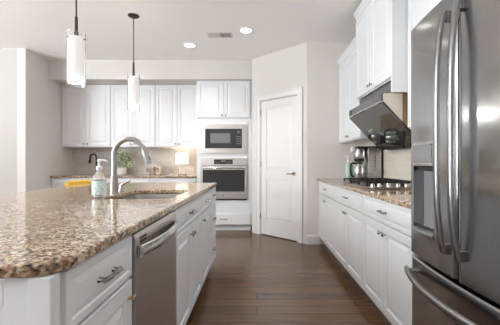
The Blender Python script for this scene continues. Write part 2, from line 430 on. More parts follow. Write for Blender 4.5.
# ------------------------------------------------------------------ cabinets
NX = Vector((-1, 0, 0)); PX = Vector((1, 0, 0)); NY = Vector((0, -1, 0))
def door_part(root, O, U, N, w, h, knob=None, prof=DOORP, km='pewter'):
    b = BM(); panel(b, O, U, N, w, h, prof); d = obj('door', b, 'cabinet', root)
    if knob:
        p = Vector(O) + Vector(U) * knob[0] + Vector((0, 0, knob[1])) + Vector(N) * .019
        obj('knob', knob_bm(p, N), km, d, smooth=True)
    return d
def drawer_part(root, O, U, N, w, h, pull=True, km='pewter', L=.10, prof=DRAWP, knob=False):
    b = BM(); panel(b, O, U, N, w, h, prof); d = obj('drawer', b, 'cabinet', root)
    p = Vector(O) + Vector(U) * w / 2 + Vector((0, 0, h / 2)) + Vector(N) * .019
    if knob: obj('knob', knob_bm(p, N), km, d, smooth=True)
    elif pull: obj('pull_handle', pull_bm(p, U, N, L), km, d, smooth=True)
    return d
G = .004
def front(root, O, U, N, w, kind, z0=.115, z1=.868, zs=.712):
    """fronts on a face starting at O (z ignored) running w along U"""
    O = Vector((O[0], O[1], 0)); U = Vector(U); Z = Vector((0, 0, 1))
    if kind in ('dd', 'sd'):
        drawer_part(root, O + U * G + Z * (zs + G), U, N, w - 2 * G, z1 - zs - G)
    if kind == 'dd':
        h = zs - G - z0; wd = w / 2 - 1.5 * G
        door_part(root, O + U * G + Z * z0, U, N, wd, h, (wd - .032, h - .06))
        door_part(root, O + U * (w / 2 + G / 2) + Z * z0, U, N, wd, h, (.032, h - .06))
    if kind == 'stack':
        hs = [(z0, .39), (.394, zs - G), (zs + G, z1)]
        for a, c in hs: drawer_part(root, O + U * G + Z * a, U, N, w - 2 * G, c - a, L=.09)
def base_carcase(root, x0, x1, y0, y1, toe):
    """toe: which side the recessed toe kick is on"""
    b = BM(); box(b, x0, x1, y0, y1, .10, CT0 - .001); obj('body', b, 'cabinet', root)
    b = BM()
    if toe == '-x': box(b, x0 + .07, x1, y0, y1, .001, .0995)
    if toe == '+x': box(b, x0, x1 - .07, y0, y1, .001, .0995)
    if toe == '-y': box(b, x0, x1, y0 + .07, y1, .001, .0995)
    obj('toe_kick', b, 'cabinet', root)
# right run
XF = .865
RB = [(3.560, 4.465, 'white base cabinet with drawer and two doors beside the pantry corner'),
      (2.604, 3.558, 'white base cabinet with drawer and two doors under the gas cooktop'),
      (1.745, 2.602, 'white base cabinet with drawer and two doors next to the refrigerator')]
for y0, y1, lab in RB:
    t = thing('base_cabinet', lab, 'cabinet', (XF, (y0 + y1) / 2, 0), 'base cabinets along the right wall')
    base_carcase(t, XF, XR - .003, y0 + .001, y1 - .001, '-x')
    front(t, (XF, y1, 0), (0, -1, 0), NX, y1 - y0, 'dd')
b = BM(); box(b, XF, XF + .05, 1.665, 1.742, .001, CT0 - .002); tag(obj('filler_panel', b, 'cabinet'), 'narrow white filler strip between base cabinet and refrigerator', 'panel')
b = BM(); slab(b, lambda e: rrect(.815 + e, XR - .002, 1.66 + e, 4.466, .004, 2), CT0, CT1)
tag(obj('countertop', b, 'granite', smooth=True, angle=30), 'brown speckled granite countertop carrying the cooktop along the right wall', 'countertop')

# back run base
BB = [(-3.357, -2.52, 'white base cabinet in the back left corner beneath the small bar faucet'),
      (-2.518, -1.75, 'white base cabinet at the back beneath the potted plant'),
      (-1.748, -.995, 'white base cabinet at the back beneath the lit table lamp')]
for x0, x1, lab in BB:
    t = thing('base_cabinet', lab, 'cabinet', ((x0 + x1) / 2, 5.32, 0), 'base cabinets along the back wall')
    base_carcase(t, x0 + .001, x1 - .001, 5.32, YB - .003, '-y')
    front(t, (x0, 5.32, 0), PX, NY, x1 - x0, 'dd')
b = BM(); slab(b, lambda e: rrect(XL + .002, -.992, 5.27 + e, YB - .002, .004, 2), CT0, CT1)
tag(obj('countertop', b, 'granite', smooth=True, angle=30), 'granite countertop along the back wall holding plant and lamp', 'countertop')

# uppers
def upper(root, x0, x1, y0, y1, z0, z1, face, w, doorz=None, knobs=True, crown=None):
    b = BM(); box(b, x0, x1, y0, y1, z0, z1); obj('body', b, 'cabinet', root)
    U, N, O = face
    O = Vector(O); U = Vector(U); za, zb = doorz or (z0 + .012, z1 - .012)
    wd = w / 2 - 1.5 * G
    door_part(root, O + U * G + Vector((0, 0, za)), U, N, wd, zb - za, (wd - .03, .045))
    door_part(root, O + U * (w / 2 + G / 2) + Vector((0, 0, za)), U, N, wd, zb - za, (.03, .045))
BU = [(-3.357, -2.52, 'white double door wall cabinet against the left wall, at the back'),
      (-2.518, -1.75, 'middle white double door wall cabinet of the back wall'),
      (-1.748, -.995, 'white double door wall cabinet beside the oven tower, above the lamp')]
for x0, x1, lab in BU:
    t = thing('wall_cabinet', lab, 'cabinet', ((x0 + x1) / 2, 5.62, 1.388), 'wall cabinets on the back wall')
    upper(t, x0 + .001, x1 - .001, 5.60, YB - .013, 1.388, 2.464, (PX, NY, (x0, 5.60, 0)), x1 - x0, (1.40, 2.45))
def crown_x(root, xf, y0, y1, zt, near=True):
    b = BM(); pr = [(0, 0), (-.012, 0), (-.016, .018), (-.034, .045), (-.046, .062), (-.046, .075), (0, .075)]
    prism(b, [(xf + dx, zt + dz) for dx, dz in pr], 'y', y0, y1)
    return obj('crown_molding', b, 'cabinet', root)
t = thing('wall_cabinet', 'white double door wall cabinet in the pantry corner above the coffee maker', 'cabinet', (1.126, 4.0, 1.388))
upper(t, 1.142, XR - .014, 3.535, 4.465, 1.388, 2.445, ((0, -1, 0), NX, (1.142, 4.465, 0)), .93, (1.40, 2.43)); crown_x(t, 1.142, 3.535, 4.465, 2.445)
t = thing('wall_cabinet', 'taller deeper white wall cabinet directly above the range hood', 'cabinet', (1.08, 3.07, 1.80))
upper(t, 1.092, XR - .014, 2.605, 3.533, 1.80, 2.66, ((0, -1, 0), NX, (1.092, 3.533, 0)), .928, (1.812, 2.645)); crown_x(t, 1.092, 2.605, 3.533, 2.66)
b = BM(); box(b, 1.074, 1.43, 2.58, 2.604, 1.684, 2.66); obj('side_panel', b, 'cabinet', t)
t = thing('wall_cabinet', 'white wall cabinet between the range hood and the refrigerator', 'cabinet', (1.19, 2.1, 1.388))
upper(t, 1.21, XR - .014, 1.65, 2.575, 1.388, 2.66, ((0, -1, 0), NX, (1.21, 2.575, 0)), .925, (1.40, 2.645)); crown_x(t, 1.21, 1.65, 2.575, 2.66)
t = thing('wall_cabinet', 'white deep cabinet over the top of the stainless refrigerator', 'cabinet', (.90, 1.2, 1.82))
upper(t, .90, XR - .014, .72, 1.645, 1.84, 2.66, ((0, -1, 0), NX, (.90, 1.645, 0)), .925, (1.852, 2.645)); crown_x(t, .90, .72, 1.645, 2.66)

# oven tower
OX0, OX1, OY = -.988, -.104, 5.315
t = thing('oven_cabinet', 'tall white oven cabinet at the back holding microwave and wall oven', 'cabinet', ((OX0 + OX1) / 2, OY, 0))
b = BM()
aw0, aw1 = -.915, -.168
box(b, OX0, aw0, OY, YB - .003, .10, 2.464); box(b, aw1, OX1 + .02, OY, YB - .003, .10, 2.464); box(b, aw0, aw1, 5.90, YB - .003, .10, 2.464)
for z0, z1 in ((.10, .515), (1.19, 1.277), (1.742, 2.464)): box(b, aw0, aw1, OY, 5.90, z0, z1)
obj('body', b, 'cabinet', t)
b = BM(); box(b, OX0, OX1, OY + .07, YB - .003, .001, .0995); obj('toe_kick', b, 'cabinet', t)
wd = (OX1 - .01 - OX0 - .012) / 2 - .003
door_part(t, (OX0 + .016, OY, 1.855), PX, NY, wd, .592, (wd - .03, .04))
door_part(t, (OX0 + .016 + wd + .004, OY, 1.855), PX, NY, wd, .592, (.03, .04))
drawer_part(t, (OX0 + .016, OY, .112), PX, NY, 2 * wd + .004, .175, L=.11, prof=SLABP)

# ------------------------------------------------------------------ island
IX = -.463
IY0, IY1 = .735, 3.505
IBX = -1.06
ISL = [(.737, 1.164, 'nearest white island cabinet with one drawer over a door, beside the dishwasher', 'sd1'),
       (1.772, 2.607, 'white island sink cabinet with false drawer front and two doors', 'dd'),
       (2.609, 3.117, 'white island cabinet with one drawer and door past the sink cabinet', 'sd'),
       (3.119, 3.503, 'white three drawer island cabinet at the far end near the oven', 'stack')]
for y0, y1, lab, k in ISL:
    t = thing('island_cabinet', lab, 'cabinet', (IX, (y0 + y1) / 2, 0))
    if k == 'sd1': NEAR_CAB = t
    if y0 > 1.7 and y0 < 2:
        # sink cabinet is open at the top for the bowl
        b = BM(); box(b, IBX, IX, y0 + .001, y1 - .001, .10, .66); box(b, IX - .02, IX, y0 + .001, y1 - .001, .66, CT0 - .001)
        box(b, IBX, IBX + .02, y0 + .001, y1 - .001, .66, CT0 - .001); box(b, IBX + .02, IX - .02, y0 + .001, y0 + .02, .66, CT0 - .001); box(b, IBX + .02, IX - .02, y1 - .012, y1 - .001, .66, CT0 - .001)
        obj('body', b, 'cabinet', t)
        b = BM(); box(b, IBX, IX - .07, y0, y1, .001, .0995); obj('toe_kick', b, 'cabinet', t)
    else:
        base_carcase(t, IBX, IX, y0 + .001, y1 - .001, '+x')
    wdt = y1 - y0; O = Vector((IX, y0, 0)); U = Vector((0, 1, 0)); Z = Vector((0, 0, 1))
    if k == 'sd1':
        drawer_part(t, O + U * .022 + Z * .722, U, PX, wdt - .03, .146, L=.105)
        h = .712 - .115; door_part(t, O + U * .022 + Z * .115, U, PX, wdt - .03, h, (wdt - .03 - .035, h - .055), km='bronze')
    elif k == 'sd':
        drawer_part(t, O + U * G + Z * .716, U, PX, wdt - 2 * G, .152)
        h = .708 - .115; door_part(t, O + U * G + Z * .115, U, PX, wdt - 2 * G, h, (.035, h - .055))
    else: front(t, O, U, PX, wdt, k)
t = NEAR_CAB
b = BM(); box(b, IBX, -.446, .722, .735, .001, CT0 - .001); ep = obj('end_panel', b, 'cabinet', t)
b = BM(); box(b, -.556, -.446, .712, .7218, .001, CT0 - .001); box(b, -1.05, -.556, .712, .7218, .808, CT0 - .001); box(b, -1.05, -.556, .712, .7218, .001, .13); box(b, -1.058, -.96, .712, .7218, .001, CT0 - .001)
obj('panel_frame', b, 'cabinet', ep, bevel=.002)
b = BM(); box(b, -.497, -.446, .703, .7118, .001, CT0 - .001); obj('corner_post', b, 'cabinet', ep, bevel=.003)
b = BM(); box(b, -1.36, IBX - .002, .735, 3.503, .001, CT0 - .001); tag(obj('island_knee_wall', b, 'cabinet'), 'white panelled back of the island under the seating overhang', 'panel')
# countertop with sink hole
SX0, SX1, SY0, SY1 = -.955, -.53, 1.945, 2.575
b = BM()
slab_hole(b, lambda e: rrect(-1.76 + e, -.428 - e, .69 + e, 3.53 - e, [.05 - e, .05 - e, .09 - e, .09 - e], 8),
          lambda e: rrect(SX0 - e, SX1 + e, SY0 - e, SY1 + e, .07 + e, 8), CT0, CT1)
tag(obj('island_countertop', b, 'granite', smooth=True, angle=30), 'large brown speckled granite island countertop with sink cutout', 'countertop')
# sink
b = BM()
def sl(x, z): return [(*p, z) for p in rrect(SX0 - x, SX1 + x, SY0 - x, SY1 + x, .07 + x, 8)]
rings(b, [sl(.018, .874), sl(-.004, .874), sl(-.008, .72), sl(-.03, .695), sl(-.05, .690), sl(-.05, .688), sl(-.028, .692), sl(-.005, .718), sl(0, .872), sl(.018, .872)], False, False)
bm = b
# close the basin floor
bm.verts.ensure_lookup_table()
nn = len(sl(0, 0))
bm.faces.new([bm.verts[4 * nn + i] for i in range(nn)]); bm.faces.new([bm.verts[5 * nn + i] for i in range(nn)])
sk = thing('kitchen_sink', 'stainless undermount sink set in the island countertop', 'sink', (-.74, 2.28, .688))
obj('basin', bm, 'steel_sink', sk, smooth=True)
b = BM(); lathe(b, [(.045, 0), (.045, .003), (.03, .0035), (.028, .001)], (-.80, 2.28, .6905), 20); obj('drain', b, 'chrome', sk, smooth=True)

# faucet
FX, FY = -1.005, 2.285
t = thing('kitchen_faucet', 'tall brushed nickel gooseneck faucet standing behind the island sink', 'faucet', (FX, FY, CT1))
b = BM(); lathe(b, [(.031, .001), (.031, .008), (.026, .012), (.025, .125), (.0205, .130)], (FX, FY, CT1), 20); obj('base', b, 'nickel', t, smooth=True)
r = .108
pts = [(FX, FY, CT1 + .125)] + [(FX, FY, CT1 + .16 + .03 * i) for i in range(4)]
zc = CT1 + .275
for i in range(0, 15):
    a = PI - PI * i / 14 * .93
    pts.append((FX + r + r * math.cos(a), FY, zc + r * math.sin(a)))
b = BM(); tube(b, pts, .0185, 14); obj('spout', b, 'nickel', t, smooth=True)
e0 = Vector(pts[-1]); dr = (e0 - Vector(pts[-2])).normalized()
b = BM(); tube(b, [e0, e0 + dr * .01, e0 + dr * .015, e0 + dr * .075, e0 + dr * .095], [.0188, .0205, .021, .0235, .021], 14); h = obj('spray_head', b, 'nickel', t, smooth=True)
b = BM(); q = e0 + dr * .045 + Vector((.0165, -.006, .004)); tube(b, [q, q + dr * .03], .007, 8); obj('spray_button', b, 'black', h)
LX, LY = -1.015, 2.43
t2 = thing('faucet_lever', 'small single lever handle on the island counter behind the faucet', 'faucet handle', (LX, LY, CT1))
b = BM(); lathe(b, [(.026, .001), (.026, .006), (.018, .010), (.016, .045), (.012, .052)], (LX, LY, CT1), 16); obj('base', b, 'nickel', t2, smooth=True)
b = BM(); tube(b, smooth_path([(LX, LY, CT1 + .045), (LX + .022, LY, CT1 + .062), (LX + .068, LY, CT1 + .082)], 4), [.010] * 4 + [.007] * 5, 8); obj('lever', b, 'pewter', t2, smooth=True)

# soap bottle on the island
BX, BY = -1.0, 2.06
t = thing('soap_bottle', 'clear pump soap bottle with aqua floral label beside the faucet', 'soap bottle', (BX, BY, CT1))
b = BM(); lathe(b, [(.036, .001), (.041, .006), (.042, .02), (.042, .105), (.039, .118), (.030, .138), (.020, .158), (.016, .166), (.016, .176)], (BX, BY, CT1), 24); obj('bottle', b, 'bottle_clear', t, smooth=True, angle=60)
b = BM(); lathe(b, [(.0428, .018), (.0428, .102)], (BX, BY, CT1), 24, close0=False, close1=False); obj('label', b, 'floral', t, smooth=True)
b = BM(); lathe(b, [(.019, .172), (.019, .192), (.012, .196), (.008, .2), (.007, .222), (.012, .224), (.012, .236), (.006, .240)], (BX, BY, CT1), 16)
tube(b, [(BX, BY, CT1 + .231), (BX + .03, BY, CT1 + .233), (BX + .05, BY, CT1 + .224)], [.007, .006, .005], 8); obj('pump', b, 'plastic_white', t, smooth=True)

# ------------------------------------------------------------------ dishwasher
DX = IX + .004
t = thing('dishwasher', 'stainless dishwasher with curved bar handle built into the island', 'dishwasher', (DX, 1.468, 0))
b = BM(); box(b, IBX + .02, IX - .002, 1.170, 1.766, .10, CT0 - .004); obj('tub', b, 'black', t)
b = BM()
prof = [(DX - .004, .115), (DX + .018, .115), (DX + .021, .13), (DX + .021, .845), (DX + .014, .862), (DX - .004, .866)]
prism(b, prof, 'y', 1.171, 1.765); obj('door', b, 'steel_warm', t)
b = BM()
pts = smooth_path([(DX + .030 + .028 * (1 - (2 * s) ** 2) , 1.468 + s * .54, .795 + .0 * s) for s in (-.5, -.42, -.25, 0, .25, .42, .5)], 4)
k = len(pts)
loops = []
for i, p in enumerate(pts):
    loops.append([p + Vector((.013 * math.cos(a), 0, .023 * math.sin(a))) for a in [2 * PI * j / 12 for j in range(12)]])
rings(b, loops); hd = obj('handle', b, 'steel', t, smooth=True)
for yy in (1.212, 1.724):
    b = BM(); box(b, DX + .0212, DX + .028, yy - .02, yy + .02, .773, .817); obj('handle_mount', b, 'pewter', hd, bevel=.003)
b = BM(); box(b, DX + .0212, DX + .0225, 1.215, 1.285, .836, .846); box(b, DX + .0212, DX + .0225, 1.215, 1.285, .822, .832); obj('badge', b, 'dark_metal', t)
b = BM(); box(b, IBX + .02, IX - .07, 1.170, 1.766, .001, .0995); obj('toe_kick', b, 'black', t)

# ------------------------------------------------------------------ microwave
def zpx(y, Z): return CAM_H + (162.5 - y) * Z / 325
AX0, AX1 = -.921, -.1625
t = thing('microwave', 'built in stainless microwave with black glass front above the wall oven', 'microwave', ((AX0 + AX1) / 2, OY, 1.28))
b = BM(); box(b, -.905, -.178, OY + .004, 5.85, 1.285, 1.735); obj('housing', b, 'black', t)
b = BM(); yf = OY - .022
z0, z1 = 1.272, 1.748; gx0, gx1, gz0, gz1 = -.845, -.245, 1.355, 1.675
box(b, AX0, gx0, yf, OY - .0005, z0, z1); box(b, gx1, AX1, yf, OY - .0005, z0, z1); box(b, gx0, gx1, yf, OY - .0005, z0, gz0); box(b, gx0, gx1, yf, OY - .0005, gz1, z1)
obj('trim_frame', b, 'steel_oven', t)
b = BM(); box(b, gx0 + .001, gx1 - .001, yf - .003, OY - .001, gz0 + .001, gz1 - .001); g = obj('glass_door', b, 'black_glass', t)
b = BM(); box(b, -.76, -.435, yf - .0042, yf - .0032, 1.44, 1.60); obj('viewing_window', b, 'gray_glass', g)
b = BM(); box(b, -.325, -.275, yf - .0042, yf - .0032, 1.605, 1.635); obj('display', b, 'gray_glass', t)
for i in range(4):
    for j in range(3):
        b = BM(); box(b, -.335 + j * .026, -.317 + j * .026, yf - .0042, yf - .0032, 1.42 + i * .038, 1.438 + i * .038); obj('button', b, 'gray_glass', t)
# wall oven
t = thing('wall_oven', 'stainless built in wall oven below the microwave', 'oven', ((AX0 + AX1) / 2, OY, .52))
b = BM(); box(b, -.905, -.178, OY + .004, 5.85, .525, 1.18); obj('housing', b, 'black', t)
b = BM(); box(b, AX0, AX1, OY - .025, OY - .0005, 1.075, 1.197); cp = obj('control_panel', b, 'steel_oven', t, bevel=.002)
b = BM(); box(b, -.70, -.395, OY - .0265, OY - .0255, 1.095, 1.175); ds = obj('display', b, 'black_glass', cp)
for kx in (-.66, -.62, -.48, -.44):
    b = BM(); box(b, kx - .012, kx + .012, OY - .0275, OY - .0267, 1.115, 1.13); obj('button', b, 'gray_glass', ds)
b = BM(); box(b, -.585, -.51, OY - .0275, OY - .0267, 1.135, 1.16); obj('button', b, 'gray_glass', ds)
b = BM(); dz0, dz1 = .535, 1.068
wx0, wx1, wz0, wz1 = -.885, -.2, .65, 1.005
box(b, AX0, wx0, OY - .03, OY - .0005, dz0, dz1); box(b, wx1, AX1, OY - .03, OY - .0005, dz0, dz1); box(b, wx0, wx1, OY - .03, OY - .0005, dz0, wz0); box(b, wx0, wx1, OY - .03, OY - .0005, wz1, dz1)
dr_ = obj('oven_door', b, 'steel_oven', t)
b = BM(); box(b, wx0 + .001, wx1 - .001, OY - .029, OY - .002, wz0 + .001, wz1 - .001); obj('door_window', b, 'black_glass', dr_)
b = BM()
tube(b, [(AX0 + .03, OY - .062, 1.035), (AX1 - .03, OY - .062, 1.035)], .013, 12); obj('door_handle', b, 'chrome', dr_, smooth=True)
for kx in (AX0 + .06, AX1 - .06):
    b = BM(); tube(b, [(kx, OY - .03, 1.035), (kx, OY - .062, 1.035)], .010, 8); obj('handle_post', b, 'steel', dr_, smooth=True)
b = BM(); lathe(b, [(.018, 0), (.018, -.002), (.014, -.003)], (-.555, OY - .0302, .595), 20, axis='y'); obj('badge', b, 'pewter', dr_)
b = BM(); box(b, AX0 + .005, AX1 - .005, OY - .02, OY - .0005, .512, .532); obj('vent_slot', b, 'black', t)

# ------------------------------------------------------------------ hood
HY0, HY1 = 2.612, 3.525
t = thing('range_hood', 'slanted dark glass range hood above the gas cooktop', 'range hood', (1.2, 3.07, 1.26))
b = BM(); prism(b, [(1.008, 1.62), (1.008, 1.682), (1.44, 1.682), (1.44, 1.262), (1.345, 1.262)], 'y', HY0 + .006, HY1 - .006); obj('body', b, 'black', t)
b = BM(); box(b, 1.11, 1.44, HY0 + .01, HY1 - .01, 1.683, 1.798); obj('upper_housing', b, 'hood_fascia', t)
b = BM(); box(b, 1.0, 1.007, HY0, HY1, 1.622, 1.684); fc = obj('fascia', b, 'hood_fascia', t)
for yy in (3.44, 3.47, 3.50):
    b = BM(); box(b, .998, .9995, yy - .01, yy + .01, 1.63, 1.676); obj('control_button', b, 'black_glass', fc)
b = BM(); box(b, .996, 1.012, HY0, HY1, 1.609, 1.620); obj('edge_trim', b, 'steel', t)
sv = Vector((1.345 - 1.008, 0, 1.262 - 1.61)); sl_ = sv.length; sv.normalize(); sn = Vector((sv.z, 0, -sv.x))
b = BM(); A = Vector((1.006, 0, 1.611)); 
pp = [A + sn * .001, A + sv * sl_ + sn * .001, A + sv * sl_ + sn * .011, A + sn * .011]
prism(b, [(p.x, p.z) for p in pp], 'y', HY0 + .002, HY1 - .002); obj('glass_panel', b, 'hood_glass', t)
b = BM(); prism(b, [(1.014, 1.622), (1.014, 1.681), (1.17, 1.681), (1.17, 1.454)], 'y', HY0 + .001, HY0 + .0058); obj('side_panel', b, 'hood_side', t)
b = BM(); prism(b, [(1.17, 1.454), (1.17, 1.681), (1.44, 1.681), (1.44, 1.262), (1.352, 1.262)], 'y', HY0 + .001, HY0 + .0058); obj('side_panel', b, 'wood_raw', t)

# ------------------------------------------------------------------ cooktop
t = thing('gas_cooktop', 'stainless gas cooktop with black grates on the right counter', 'cooktop', (1.15, 3.06, CT1))
CY0, CY1 = 2.60, 3.50
def ck(e):
    pts = [(1.40 - e, CY0 + e), (1.40 - e, CY1 - e)]
    for i in range(13):
        s = i / 12; y = CY1 - e + (CY0 - CY1 + 2 * e) * s
        pts.append((.925 + e - .045 * (1 - (2 * s - 1) ** 2), y))
    return pts
b = BM(); rings(b, [[(*p, CT1 + .001) for p in ck(.004)], [(*p, CT1 + .012) for p in ck(0)], [(*p, CT1 + .016) for p in ck(.006)], [(*p, CT1 + .016) for p in ck(.03)], [(*p, CT1 + .010) for p in ck(.045)]])
obj('tray', b, 'steel_warm', t)
burn = [(1.02, 3.35, .038), (1.29, 3.35, .045), (1.14, 3.10, .055), (1.02, 2.87, .045), (1.29, 2.87, .038)]
for x, y, r in burn:
    b = BM(); lathe(b, [(r + .012, .0105), (r + .012, .018), (r, .02), (r, .03), (r - .008, .034)], (x, y, CT1), 20); obj('burner', b, 'iron', t, smooth=True)
gz = CT1 + .048
for (y0, y1) in ((3.24, 3.475), (2.985, 3.225), (2.745, 2.97)):
    b = BM(); x0, x1 = .925, 1.385; s = .0045
    for (a, c) in ((x0, x1),):
        box(b, x0, x1, y0, y0 + 2 * s, gz - s, gz + s); box(b, x0, x1, y1 - 2 * s, y1, gz - s, gz + s)
        box(b, x0, x0 + 2 * s, y0, y1, gz - s, gz + s); box(b, x1 - 2 * s, x1, y0, y1, gz - s, gz + s)
    ym = (y0 + y1) / 2
    box(b, x0, x1, ym - s, ym + s, gz - s * .9, gz + s * .9)
    for xm in (1.02, 1.155, 1.29): box(b, xm - s, xm + s, y0, y1, gz - s * .8, gz + s * .8)
    for xm in (x0, x1 - .014):
        for yy in (y0, y1 - .014): box(b, xm, xm + .014, yy, yy + .014, CT1 + .0165, gz)
    obj('grate', b, 'iron', t)
for x in (.955, 1.01, 1.085, 1.165, 1.235):
    b = BM(); lathe(b, [(.024, .0105), (.024, .016), (.019, .018), (.018, .040), (.015, .044)], (x, 2.685, CT1), 16); k_ = obj('knob', b, 'chrome', t, smooth=True)

# ------------------------------------------------------------------ coffee maker
CX0, CX1, CY = 1.265, 1.43, 3.70
t = thing('coffee_maker', 'stainless and black coffee maker on the counter behind the cooktop', 'coffee maker', (1.3, 3.8, CT1))
b = BM(); box(b, 1.10, CX1, CY, CY + .20, CT1 + .001, CT1 + .035); obj('base', b, 'black', t, bevel=.006)
b = BM(); box(b, CX0, CX1 - .012, CY, CY + .20, CT1 + .036, CT1 + .385); bd = obj('water_tank', b, 'steel', t, bevel=.008)
b = BM(); box(b, CX0 + .075, CX0 + .083, CY - .002, CY - .0005, CT1 + .16, CT1 + .30); obj('level_slot', b, 'black', bd)
b = BM(); box(b, CX1 - .011, CX1 + .004, CY, CY + .20, CT1 + .036, CT1 + .385); obj('back_panel', b, 'black', t, bevel=.004)
b = BM(); box(b, 1.15, CX1, CY, CY + .20, CT1 + .386, CT1 + .402); obj('lid', b, 'black', t, bevel=.004)
b = BM(); lathe(b, [(.055, .265), (.068, .275), (.072, .30), (.072, .375), (.066, .384)], (1.195, CY + .10, CT1), 24); obj('brew_head', b, 'steel', t, smooth=True)
b = BM(); lathe(b, [(.045, .225), (.055, .23), (.06, .262)], (1.195, CY + .10, CT1), 24); obj('filter_basket', b, 'black', t, smooth=True)
b = BM(); lathe(b, [(.012, -.035), (.030, -.03), (.036, -.02), (.036, .0), (.03, .012)], (1.12, CY + .07, CT1 + .365), 20, axis='x'); obj('dial', b, 'plastic_white', t, smooth=True)
b = BM(); lathe(b, [(.058, .036), (.062, .045), (.062, .15), (.050, .185), (.046, .20)], (1.19, CY + .10, CT1), 24); cf = obj('carafe', b, 'steel', t, smooth=True)
b = BM(); lathe(b, [(.047, .2005), (.048, .215), (.03, .222)], (1.19, CY + .10, CT1), 24); obj('carafe_lid', b, 'black', cf, smooth=True)
b = BM(); tube(b, smooth_path([(1.148, CY + .07, CT1 + .205), (1.10, CY + .055, CT1 + .21), (1.08, CY + .05, CT1 + .17), (1.085, CY + .05, CT1 + .08), (1.122, CY + .07, CT1 + .055)], 4), .011, 8); obj('carafe_handle', b, 'black', cf, smooth=True)
# bottles at the pantry corner
QX, QY = 1.115, 3.97
t = thing('soap_bottle', 'white pump bottle of pale green dish soap left of the coffee maker', 'soap bottle', (QX, QY, CT1))
b = BM(); lathe(b, [(.030, .001), (.034, .006), (.034, .16), (.028, .19), (.015, .215), (.014, .225)], (QX, QY, CT1), 20); obj('bottle', b, 'soap_green', t, smooth=True, angle=60)
b = BM(); lathe(b, [(.017, .222), (.017, .245), (.008, .25), (.007, .285), (.013, .288), (.013, .302), (.006, .306)], (QX, QY, CT1), 16)
tube(b, [(QX, QY, CT1 + .296), (QX - .03, QY, CT1 + .297), (QX - .042, QY, CT1 + .29)], .006, 8); obj('pump', b, 'plastic_white', t, smooth=True)
QX, QY = 1.165, 4.02
t = thing('green_bottle', 'slim green bottle tucked between white pump bottle and coffee maker', 'bottle', (QX, QY, CT1))
b = BM(); lathe(b, [(.024, .001), (.027, .006), (.027, .17), (.02, .19), (.011, .20), (.011, .215)], (QX, QY, CT1), 20); obj('bottle', b, 'green_plastic', t, smooth=True, angle=60)
b = BM(); lathe(b, [(.013, .2155), (.013, .235), (.010, .238)], (QX, QY, CT1), 16); obj('cap', b, 'plastic_white', t, smooth=True)

# ------------------------------------------------------------------ refrigerator
FY0, FY1, FT = .79, 1.625, 1.78
t = thing('refrigerator', 'large stainless french door refrigerator with dispenser and bottom freezer', 'refrigerator', (1.1, 1.2, 0))
b = BM(); box(b, .842, 1.44, FY0 + .005, FY1 - .005, .03, FT - .015); obj('body', b, 'steel_v', t)
b = BM(); box(b, .87, 1.40, FY0 + .03, FY1 - .03, .001, .029); obj('base_grille', b, 'black', t)
YM = (FY0 + FY1) / 2
def bulge(y):   # front of the doors, gently bowed across the whole width, rounded at the outer edges
    s = (y - YM) / ((FY1 - FY0) / 2)
    return .738 + .027 * s * s
def door_mesh(y0, y1, z0, z1, recess=None, xb=.838):
    bm = BM()
    n = 24
    ys = [y0 + (y1 - y0) * i / n for i in range(n + 1)]; zs = [z0, z0 + .006, z0 + .02]
    zs += [z0 + .02 + (z1 - z0 - .04) * i / 12 for i in range(1, 12)] + [z1 - .02, z1 - .006, z1]
    if recess:
        ry0, ry1, rz0, rz1 = recess
        for L_, vals in ((ys, (ry0, ry1)), (zs, (rz0, rz1))):
            for v in vals:
                k = min(range(1, len(L_) - 1), key=lambda i: abs(L_[i] - v)); L_[k] = v
        ys.sort(); zs.sort()
    def fx(y, z):
        d = min(y - y0, y1 - y); r = .012
        e = 0 if d >= r else r - math.sqrt(max(r * r - (r - d) ** 2, 0))
        d2 = min(z - z0, z1 - z); r2 = .008
        e2 = 0 if d2 >= r2 else r2 - math.sqrt(max(r2 * r2 - (r2 - d2) ** 2, 0))
        return bulge(y) + e * .8 + e2 * .8
    F = [[bm.verts.new((fx(y, z), y, z)) for y in ys] for z in zs]
    ins = lambda i, j: recess and ry0 - 1e-6 <= ys[j] and ys[j + 1] <= ry1 + 1e-6 and rz0 - 1e-6 <= zs[i] and zs[i + 1] <= rz1 + 1e-6
    inside = []
    for i in range(len(zs) - 1):
        for j in range(len(ys) - 1):
            f = bm.faces.new((F[i][j], F[i][j + 1], F[i + 1][j + 1], F[i + 1][j]))
            if ins(i, j): inside.append(f)
    Bk = {}
    def back(v):
        if v not in Bk: Bk[v] = bm.verts.new((xb, v.co.y, v.co.z))
        return Bk[v]
    ed = [e for e in bm.edges if len(e.link_faces) == 1]
    for e in ed: bm.faces.new((e.verts[0], e.verts[1], back(e.verts[1]), back(e.verts[0])))
    c = [back(F[0][0]), back(F[0][-1]), back(F[-1][-1]), back(F[-1][0])]
    rim = [back(v) for v in F[0]] + [back(r[-1]) for r in F[1:]] + [back(v) for v in F[-1][::-1][1:]] + [back(r[0]) for r in F[::-1][1:-1]]
    bm.faces.new(rim)
    if recess:
        r = bmesh.ops.extrude_face_region(bm, geom=inside)
        vs = [v for v in r['geom'] if isinstance(v, bmesh.types.BMVert)]
        for v in vs: v.co.x = .815
        bmesh.ops.delete(bm, geom=inside, context='FACES')
    return bm
ZD0 = .682
REC = (1.365, 1.575, .80, 1.215)
dl = obj('door', door_mesh(YM + .003, FY1, ZD0, FT, REC), 'steel_v', t, smooth=True, angle=40)
drr = obj('door', door_mesh(FY0, YM - .003, ZD0, FT), 'steel_v', t, smooth=True, angle=40)
fz = obj('freezer_drawer', door_mesh(FY0, FY1, .06, .668), 'steel_v', t, smooth=True, angle=40)
